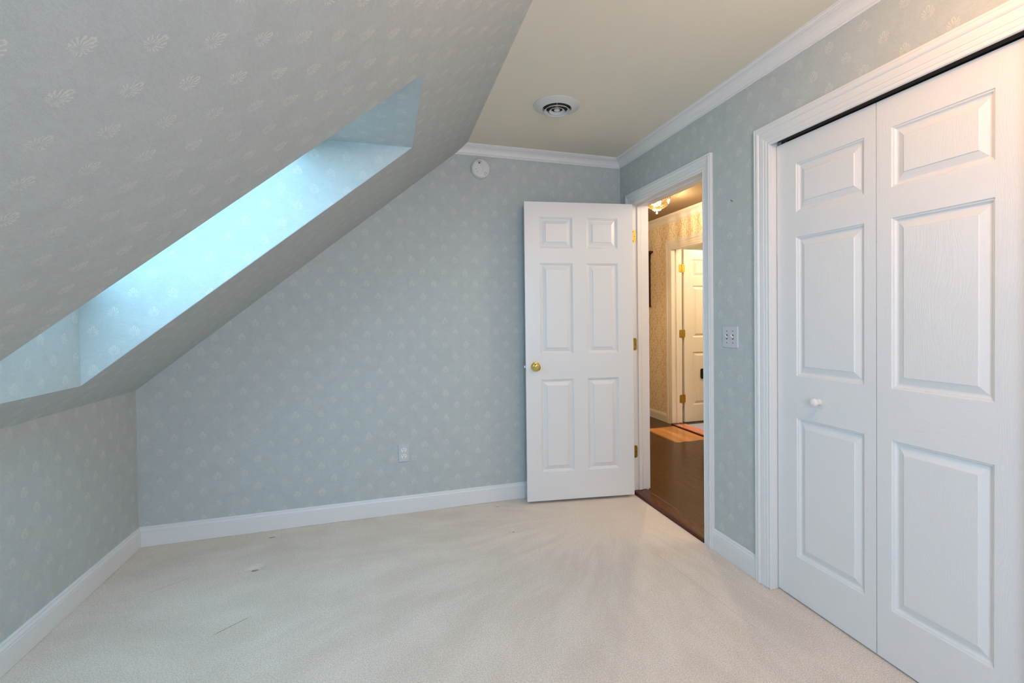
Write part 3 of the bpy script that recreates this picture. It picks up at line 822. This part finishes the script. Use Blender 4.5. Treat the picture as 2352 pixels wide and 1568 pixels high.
mb = ring_arc(-0.012, 0.034, 0.0035, 0, 360, 0.0045, n=14, rx=1.2); build('printed_mark', mb, M_MARK, sa_)
for cx, cz in ((-0.0355, -0.0100), (-0.0260, -0.0260)):
    mb = MB(); mb.prism([(cx+0.0022*math.cos(2*math.pi*k/10), cz+0.0022*math.sin(2*math.pi*k/10)) for k in range(10)], 'y', yf+0.001, yf-0.0004); build('indicator_hole', mb, M_MARK, sa_)
# ceiling vent
vt = empty('ceiling_vent', (-0.765, -0.768, H), (R(-0.7), R(-0.5), 0))
tag(vt, 'round white ceiling vent with nested cone rings above the open door', 'vent')
def cone_ring(name, prof, mat=M_VENT):
    mb = MB(); mb.lathe(prof, 56, cap=False); build(name, mb, mat, vt, smooth=True)
cone_ring('outer_flange', [(0.129, -0.001), (0.1285, -0.004), (0.122, -0.0075), (0.105, -0.0125), (0.088, -0.0185), (0.081, -0.0195), (0.0785, -0.017), (0.0785, 0.001), (0.126, 0.001), (0.129, -0.001)])
cone_ring('cone_ring', [(0.0705, -0.0315), (0.0720, -0.0305), (0.064, -0.022), (0.0595, -0.0195), (0.0585, -0.0205), (0.0630, -0.0232), (0.0705, -0.0315)])
cone_ring('cone_ring', [(0.0425, -0.0315), (0.0440, -0.0305), (0.037, -0.023), (0.0320, -0.0205), (0.031, -0.0215), (0.036, -0.0242), (0.0425, -0.0315)])
mb = MB(); mb.lathe([(0, -0.030), (0.010, -0.030), (0.016, -0.027), (0.017, -0.023), (0.012, -0.020), (0.008, -0.006), (0, -0.006)], 24); build('hub', mb, M_VENT, vt, smooth=True)
mb = MB()
mb.box((-0.0010, -0.0785, -0.020), (0.0010, 0.0785, -0.008)); mb.move(Matrix.Rotation(R(-18), 4, 'Z')); build('cross_bar', mb, M_VENT, vt)
mb = MB(); mb.lathe([(0.0, -0.0022), (0.0780, -0.0022), (0.0780, -0.0010), (0.0, -0.0010)], 40); build('duct_throat', mb, M_DARK, vt)

# ceiling light behind the viewer that warms the closet wall
LX, LY = -0.62, -2.75
cl = empty('ceiling_light', (LX, LY, H))
tag(cl, 'lit flush ceiling light out of view above the closet side', 'ceiling light')
mb = MB(); mb.lathe([(0, -0.0005), (0.15, -0.0005), (0.15, -0.018), (0.145, -0.022), (0, -0.022)], 40); build('canopy', mb, M_BRASS, cl, smooth=True)
mb = MB(); mb.lathe([(0.138, -0.022), (0.140, -0.040), (0.125, -0.070), (0.090, -0.092), (0.045, -0.102), (0, -0.104)], 40, cap=False); build('glass_shade', mb, M_SHADE, cl, smooth=True)
lamp('ceiling_light_glow', 'POINT', 22.0, (1.0, 0.53, 0.24), (LX, LY, H-0.20), shadow_soft_size=0.10)

# ------------------------------------------------------------------ hall
HX1, HY1 = 1.485, 3.20
PLW = 0.083; PX0 = 0.105
fl2 = empty('floor_hall', (0, 0, 0)); struct(fl2, 'glossy brown hall floor laid in narrow wooden boards', 'floor')
mb = MB(); mb.box((0.0, -1.6, -0.10), (HX1+0.13, HY1, -0.012)); build('subfloor', mb, M_SILL, fl2)
rnd = random.Random(3)
x = PX0; npl = 0
while x < HX1-0.001:
    x1 = min(x+PLW, HX1+0.02); y = -1.6 + rnd.uniform(-0.8, 0.0)
    while y < HY1:
        ln = rnd.uniform(0.7, 1.3); ya, yb = max(y, -1.6), min(y+ln, HY1)
        if yb-ya > 0.05:
            mb = MB(); mb.box((x+0.0003, ya+0.0003, -0.012), (x1-0.0003, yb-0.0003, 0.004+rnd.uniform(-.0002, .0002)))
            build('plank', mb, M_PLANK, fl2, bevel=0.0004); npl += 1
        y += ln
    x = x1
# threshold in the bedroom doorway
mb = MB(); mb.prism([(-0.014, -0.01), (0.105, -0.01), (0.105, 0.010), (0.100, 0.015), (0.085, 0.0175), (0.006, 0.0175), (-0.006, 0.0160), (-0.012, 0.011), (-0.014, 0.004)], 'y', DY0-0.0, DY1+0.0)
mb2 = MB(); mb2.v = [(p[0], p[1], p[2]) for p in mb.v]; mb2.f = mb.f; mb2.mi = mb.mi
th1 = build('threshold', mb2, M_SILL, smooth=False)
struct(th1, 'dark red brown wooden threshold in the bedroom doorway', 'threshold'); th1.name = 'trim_7'

# hall walls
BDY0, BDY1, BDZ = 0.915, 1.655, 2.052    # opening to the room across
mb = MB()
mb.box((HX1, BDY1+.015, -0.02), (HX1+0.13, HY1, H+.02)); mb.box((HX1, -1.7, -0.02), (HX1+0.13, BDY0-.015, H+.02)); mb.box((HX1, BDY0-.015, BDZ+.015), (HX1+0.13, BDY1+.015, H+.02))
o = build('wall_hall', mb, M_DAMASK, uvf=lambda c: (c.y, c.z)); struct(o, 'hall wall papered in gold damask, seen through the doorway', 'wall')
mb = MB(); mb.box((0.13, HY1, -0.02), (HX1+0.13, HY1+0.1, H+.02)); o = build('wall_hall_end', mb, M_DAMASK, uvf=lambda c: (c.x, c.z)); struct(o, 'gold damask wall closing the far end of the hall', 'wall')
mb = MB(); mb.box((0.13, -1.7, -0.02), (HX1+0.13, -1.6, H+.02)); o = build('wall_hall_start', mb, M_DAMASK, uvf=lambda c: (c.x, c.z)); struct(o, 'gold damask wall closing the near end of the hall', 'wall')
mb = MB(); mb.box((0.0, -1.7, H), (HX1+0.13, HY1+0.1, H+0.1)); o = build('ceiling_hall', mb, M_HCEIL); struct(o, 'warm lit flat ceiling of the hall', 'ceiling')
CR2 = [(a*1.25, t*1.25) for a, t in CR]
mb = MB(); sweep(mb, [lambda a, t: (HX1-a, HY1, H+t), lambda a, t: (HX1-a, -1.6, H+t)], CR2); o = build('trim_8', mb, M_WHITE); struct(o, 'white crown moulding along the top of the gold hall wall', 'moulding')
def hall_base(ya, yb, nm, lab):
    mb = MB(); sweep(mb, [lambda a, t: (HX1-a, yb, t+0.004), lambda a, t: (HX1-a, ya, t+0.004)], [(a, t*0.88) for a, t in BB]); o = build(nm, mb, M_WHITE); struct(o, lab, 'baseboard')
HCW = 0.110
hall_base(BDY1+HCW, HY1, 'baseboard_hall', 'white baseboard under the gold hall wallpaper')
hall_base(-1.6, BDY0-HCW, 'baseboard_hall_near', 'white baseboard of the hall nearer than the far door')
o = casing('trim_9', BDY0, BDY1, 2.030, HCW, x0=HX1, zb=0.004); struct(o, 'white casing around the far door across the hall', 'casing')
mb = MB(); jx0, jx1 = HX1+0.0005, HX1+0.131
mb.box((jx0, BDY1-0.0, 0.004), (jx1, BDY1+0.015, BDZ+.015)); mb.box((jx0, BDY0-0.015, 0.004), (jx1, BDY0, BDZ+.015)); mb.box((jx0, BDY0, BDZ), (jx1, BDY1, BDZ+.015))
lin2 = build('trim_10', mb, M_JAMB, bevel=0.001); struct(lin2, 'white jamb lining of the far door across the hall', 'jamb')
mb = MB(); sweep(mb, [lambda a, t: (HX1+0.050+t, BDY1-a, 0.012), lambda a, t: (HX1+0.050+t, BDY1-a, BDZ-a), lambda a, t: (HX1+0.050+t, BDY0+a, BDZ-a), lambda a, t: (HX1+0.050+t, BDY0+a, 0.012)], ST)
build('door_stop', mb, M_JAMB, lin2)
mb = MB(); mb.prism([(HX1-0.030, 0.003), (HX1+0.130, 0.003), (HX1+0.130, 0.012), (HX1+0.115, 0.018), (HX1-0.015, 0.018), (HX1-0.028, 0.013)], 'y', BDY0, BDY1)
o = build('trim_11', mb, M_SILL); struct(o, 'reddish wooden threshold below the far door', 'threshold')

# door across the hall, opened away into the tiled room
d3 = empty('door_3', (HX1+0.165, BDY1+0.006, 0.0))
struct(d3, 'cream lit six panel door across the hall, opened into the tiled room', 'door')
build('door_leaf', door_slab(0.72, 0.016, 2.046, 0.035, [(a, b, c, d) for a, b in ((0.117, 0.315), (0.405, 0.603)) for c, d in ((0.212, 0.840), (1.012, 1.625), (1.728, 1.936))]), [M_JAMB]*3, d3)
for hz in (1.8235, 1.059, 0.295):
    mb = hinge_leaf(-0.036, -0.073, hz, 0.094, BDY1-(BDY1+0.006)-0.0005)
    mb.tube((-0.030, -0.008, hz-0.047), (-0.030, -0.008, hz+0.047), 0.0055, 10)
    o = build('hinge', mb, [M_BRASSD, M_SCREW], d3)
    mb = hinge_leaf(-0.026, 0.008, hz, 0.094, -0.0045); build('hinge_plate', mb, [M_BRASSD, M_SCREW], d3)
knob_parts(d3, 0.655, 0.93)
o = build('stop_plate', slab_round(0.10, 0.122, 0.012, 0.020, y0=0.0), M_BLACK, d3); o.location = (0.268, -0.001, 0.578)
o['label'] = 'black rounded plate'

# dark framed mirror on the hall wall
mr = empty('wall_mirror', (HX1, 2.403, 1.385), (0, 0, R(-90)))
tag(mr, 'dark carved wooden mirror frame hanging on the gold hall wall', 'mirror')
mb = MB()
for sx_ in (-1, 1):
    mb.box((sx_*0.245-0.020, -0.030, 0.0), (sx_*0.245+0.020, 0.0, 0.635))
mb.box((-0.265, -0.028, 0.0), (0.265, 0.0, 0.05)); mb.box((-0.265, -0.028, 0.585), (0.265, 0.0, 0.635))
build('frame', mb, M_MAHOG, mr, bevel=0.004)
mb = MB()
rows = [(0.268, 0.032, 0.610), (0.270, 0.036, 0.640), (0.276, 0.044, 0.655), (0.305, 0.050, 0.668), (0.328, 0.056, 0.674), (0.328, 0.056, 0.690)]
idx = mb.quadgrid([[(-w_, 0, z_), (-w_, -d_, z_), (w_, -d_, z_), (w_, 0, z_)] for w_, d_, z_ in rows], 0, close_u=True); mb.face(idx[0]); mb.face(idx[-1])
build('cornice', mb, M_MAHOG, mr)
mb = MB(); mb.box((-0.225, -0.012, 0.05), (0.225, -0.008, 0.585)); build('mirror_glass', mb, M_STEEL, mr)

# crystal basket light on the hall ceiling
CX, CYY = 0.80, 0.823
ch = empty('crystal_ceiling_light', (CX, CYY, H))
tag(ch, 'lit crystal basket ceiling light with a hanging ball in the hall', 'ceiling light')
mb = MB(); mb.lathe([(0, -0.0005), (0.085, -0.0005), (0.085, -0.008), (0.060, -0.016), (0.020, -0.020), (0, -0.020)], 32); build('canopy', mb, M_BRASS, ch, smooth=True)
def torus(mb, r, z, t, seg=40, ms=8, m=0):
    rows = []
    for i in range(seg):
        a = 2*math.pi*i/seg
        rows.append([((r+t*math.cos(2*math.pi*j/ms))*math.cos(a), (r+t*math.cos(2*math.pi*j/ms))*math.sin(a), z+t*math.sin(2*math.pi*j/ms)) for j in range(ms)])
    mb.quadgrid(rows, m, close_u=True, close_v=True)
mb = MB(); torus(mb, 0.118, -0.045, 0.004); torus(mb, 0.100, -0.012, 0.004); torus(mb, 0.047, -0.128, 0.003, 24, 6)
for k in range(6):
    a = math.pi*k/3; mb.tube((0.10*math.cos(a), 0.10*math.sin(a), -0.004), (0.118*math.cos(a), 0.118*math.sin(a), -0.045), 0.002, 6)
mb.tube((0, 0, -0.02), (0, 0, -0.150), 0.003, 8)
build('brass_ring', mb, M_BRASS, ch, smooth=True)
def gem(mb, p, r, l=None):
    l = l or r; p = Vector(p); top = mb.vert(p+Vector((0, 0, l))); bot = mb.vert(p-Vector((0, 0, l)))
    c = [mb.vert(p+Vector((r*math.cos(math.pi*k/3), r*math.sin(math.pi*k/3), 0))) for k in range(6)]
    for k in range(6): mb.face((c[k], c[(k+1) % 6], top)); mb.face((c[(k+1) % 6], c[k], bot))
for k in range(36):
    a = 2*math.pi*k/36; mb = MB()
    # long upright prisms of the band, then beads down the bowl
    for i in range(1):
        r_ = 0.122; gem(mb, (r_*math.cos(a), r_*math.sin(a), -0.052), 0.005, 0.010)
    A_ = Vector((0.121*math.cos(a), 0.121*math.sin(a), -0.060)); B2 = Vector((0.108*math.cos(a), 0.108*math.sin(a), -0.096))
    mb.tube(A_, B2, 0.0050, 6, r2=0.0035)
    for i in range(5):
        t = (i+0.5)/5; rr = 0.105*(1-t)+0.050*t; zz = -0.100-0.030*math.sin(t*math.pi/2)
        gem(mb, (rr*math.cos(a), rr*math.sin(a), zz), 0.0052, 0.0062)
    build('crystal_strand', mb, M_CRYSTAL, ch, fixn=False)
mb = MB()
for rr, zz, n in ((0.045, -0.136, 16), (0.034, -0.145, 12), (0.020, -0.150, 8)):
    for k in range(n):
        a = 2*math.pi*k/n; gem(mb, (rr*math.cos(a), rr*math.sin(a), zz), 0.006, 0.009)
build('bottom_cluster', mb, M_CRYSTAL, ch, fixn=False)
mb = MB(); mb.lathe([(0, -0.188), (0.006, -0.1865), (0.0105, -0.1815), (0.012, -0.176), (0.0105, -0.1705), (0.006, -0.1655), (0, -0.164)], 20, cap=False); build('crystal_ball', mb, M_CRYSTAL, ch, smooth=True)
for a in (0.4, 0.4+2*math.pi/3, 0.4+4*math.pi/3):
    mb = MB(); px, py = 0.045*math.cos(a), 0.045*math.sin(a)
    mb.lathe([(0, -0.045), (0.008, -0.048), (0.013, -0.060), (0.0145, -0.072), (0.011, -0.085), (0.004, -0.094), (0, -0.096)], 14, cap=False)
    mb.move(Matrix.Translation((px, py, 0))); build('bulb', mb, M_BULB, ch, smooth=True)
lamp('crystal_light_glow', 'POINT', 68.0, (1.0, 0.72, 0.42), (CX, CYY, H-0.110), shadow_soft_size=0.012)

# second hall light, added out of view to brighten the hall wall and jamb
h2 = empty('added_hall_light', (0.80, -1.15, H))
tag(h2, 'plain opal dome light added out of view to brighten the hall', 'ceiling light')
mb = MB(); mb.lathe([(0, -0.0005), (0.15, -0.0005), (0.15, -0.020), (0, -0.020)], 32); build('canopy', mb, M_BRASS, h2, smooth=True)
mb = MB(); mb.lathe([(0.140, -0.020), (0.130, -0.055), (0.090, -0.085), (0, -0.100)], 32, cap=False); build('glass_shade', mb, M_SHADE, h2, smooth=True)
lamp('hall_fill_glow', 'POINT', 27.0, (1.0, 0.85, 0.70), (0.80, -1.15, H-0.24), shadow_soft_size=0.20)

# ------------------------------------------------------------------ tiled room across the hall
BX0, BX1, BY0, BY1 = HX1+0.13, 3.40, 0.10, 2.60
fl3 = empty('floor_tiled', (0, 0, 0)); struct(fl3, 'dark slate tile floor of the room beyond the far door', 'floor')
mb = MB(); mb.box((BX0, BY0, -0.10), (BX1, BY1, 0.002)); build('grout', mb, M_GROUT, fl3)
ts = 0.305; rnd = random.Random(5)
i = 0; xx = BX0
while xx < BX1-0.02:
    yy = BY0-0.12
    while yy < BY1-0.02:
        ya, yb, xb = max(yy+0.003, BY0), min(yy+ts-0.003, BY1), min(xx+ts-0.003, BX1)
        mb = MB(); mb.box((xx+0.003, ya, 0.0), (xb, yb, 0.008+rnd.uniform(-.0004, .0004))); build('tile', mb, M_SLATE, fl3, bevel=0.001)
        yy += ts
    xx += ts
wy0, wy1, wzA, wzB = 0.93, 1.62, 0.85, 1.42
mb = MB()
mb.box((BX1, BY0, -.02), (BX1+.12, wy0, H+.02)); mb.box((BX1, wy1, -.02), (BX1+.12, BY1, H+.02)); mb.box((BX1, wy0, -.02), (BX1+.12, wy1, wzA)); mb.box((BX1, wy0, wzB), (BX1+.12, wy1, H+.02))
mb.box((BX0, BY1, -.02), (BX1+.12, BY1+.1, H+.02)); mb.box((BX0, BY0-.1, -.02), (BX1+.12, BY0, H+.02))
o = build('wall_tiled_room', mb, M_BATH); struct(o, 'grey green walls of the tiled room beyond the hall', 'wall')
mb = MB(); mb.box((BX0-.13, BY0-.1, H), (BX1+.12, BY1+.1, H+.1)); mb.v = [(p[0] if p[0] > BX0-.1 else BX0, p[1], p[2]) for p in mb.v]
o = build('ceiling_tiled_room', mb, M_BCEIL); struct(o, 'flat ceiling of the tiled room beyond the hall', 'ceiling')
w3 = empty('window_3', (BX1, (wy0+wy1)/2, wzA)); struct(w3, 'sunlit window of the tiled room beyond the hall', 'window')
mb = MB(); k = 0.02; hwy = (wy1-wy0)/2; hz = wzB-wzA
mb.box((0.04, -hwy, 0), (0.08, -hwy+k, hz)); mb.box((0.04, hwy-k, 0), (0.08, hwy, hz)); mb.box((0.04, -hwy+k, 0), (0.08, hwy-k, k)); mb.box((0.04, -hwy+k, hz-k), (0.08, hwy-k, hz)); build('sash_frame', mb, M_WHITE, w3)
mb = MB(); mb.box((0.058, -hwy+k, k), (0.062, hwy-k, hz-k)); build('pane', mb, M_GLASS, w3)
lamp('tiled_room_glow', 'POINT', 40.0, (1.0, 0.74, 0.46), (2.35, 0.95, 2.20), shadow_soft_size=0.10)
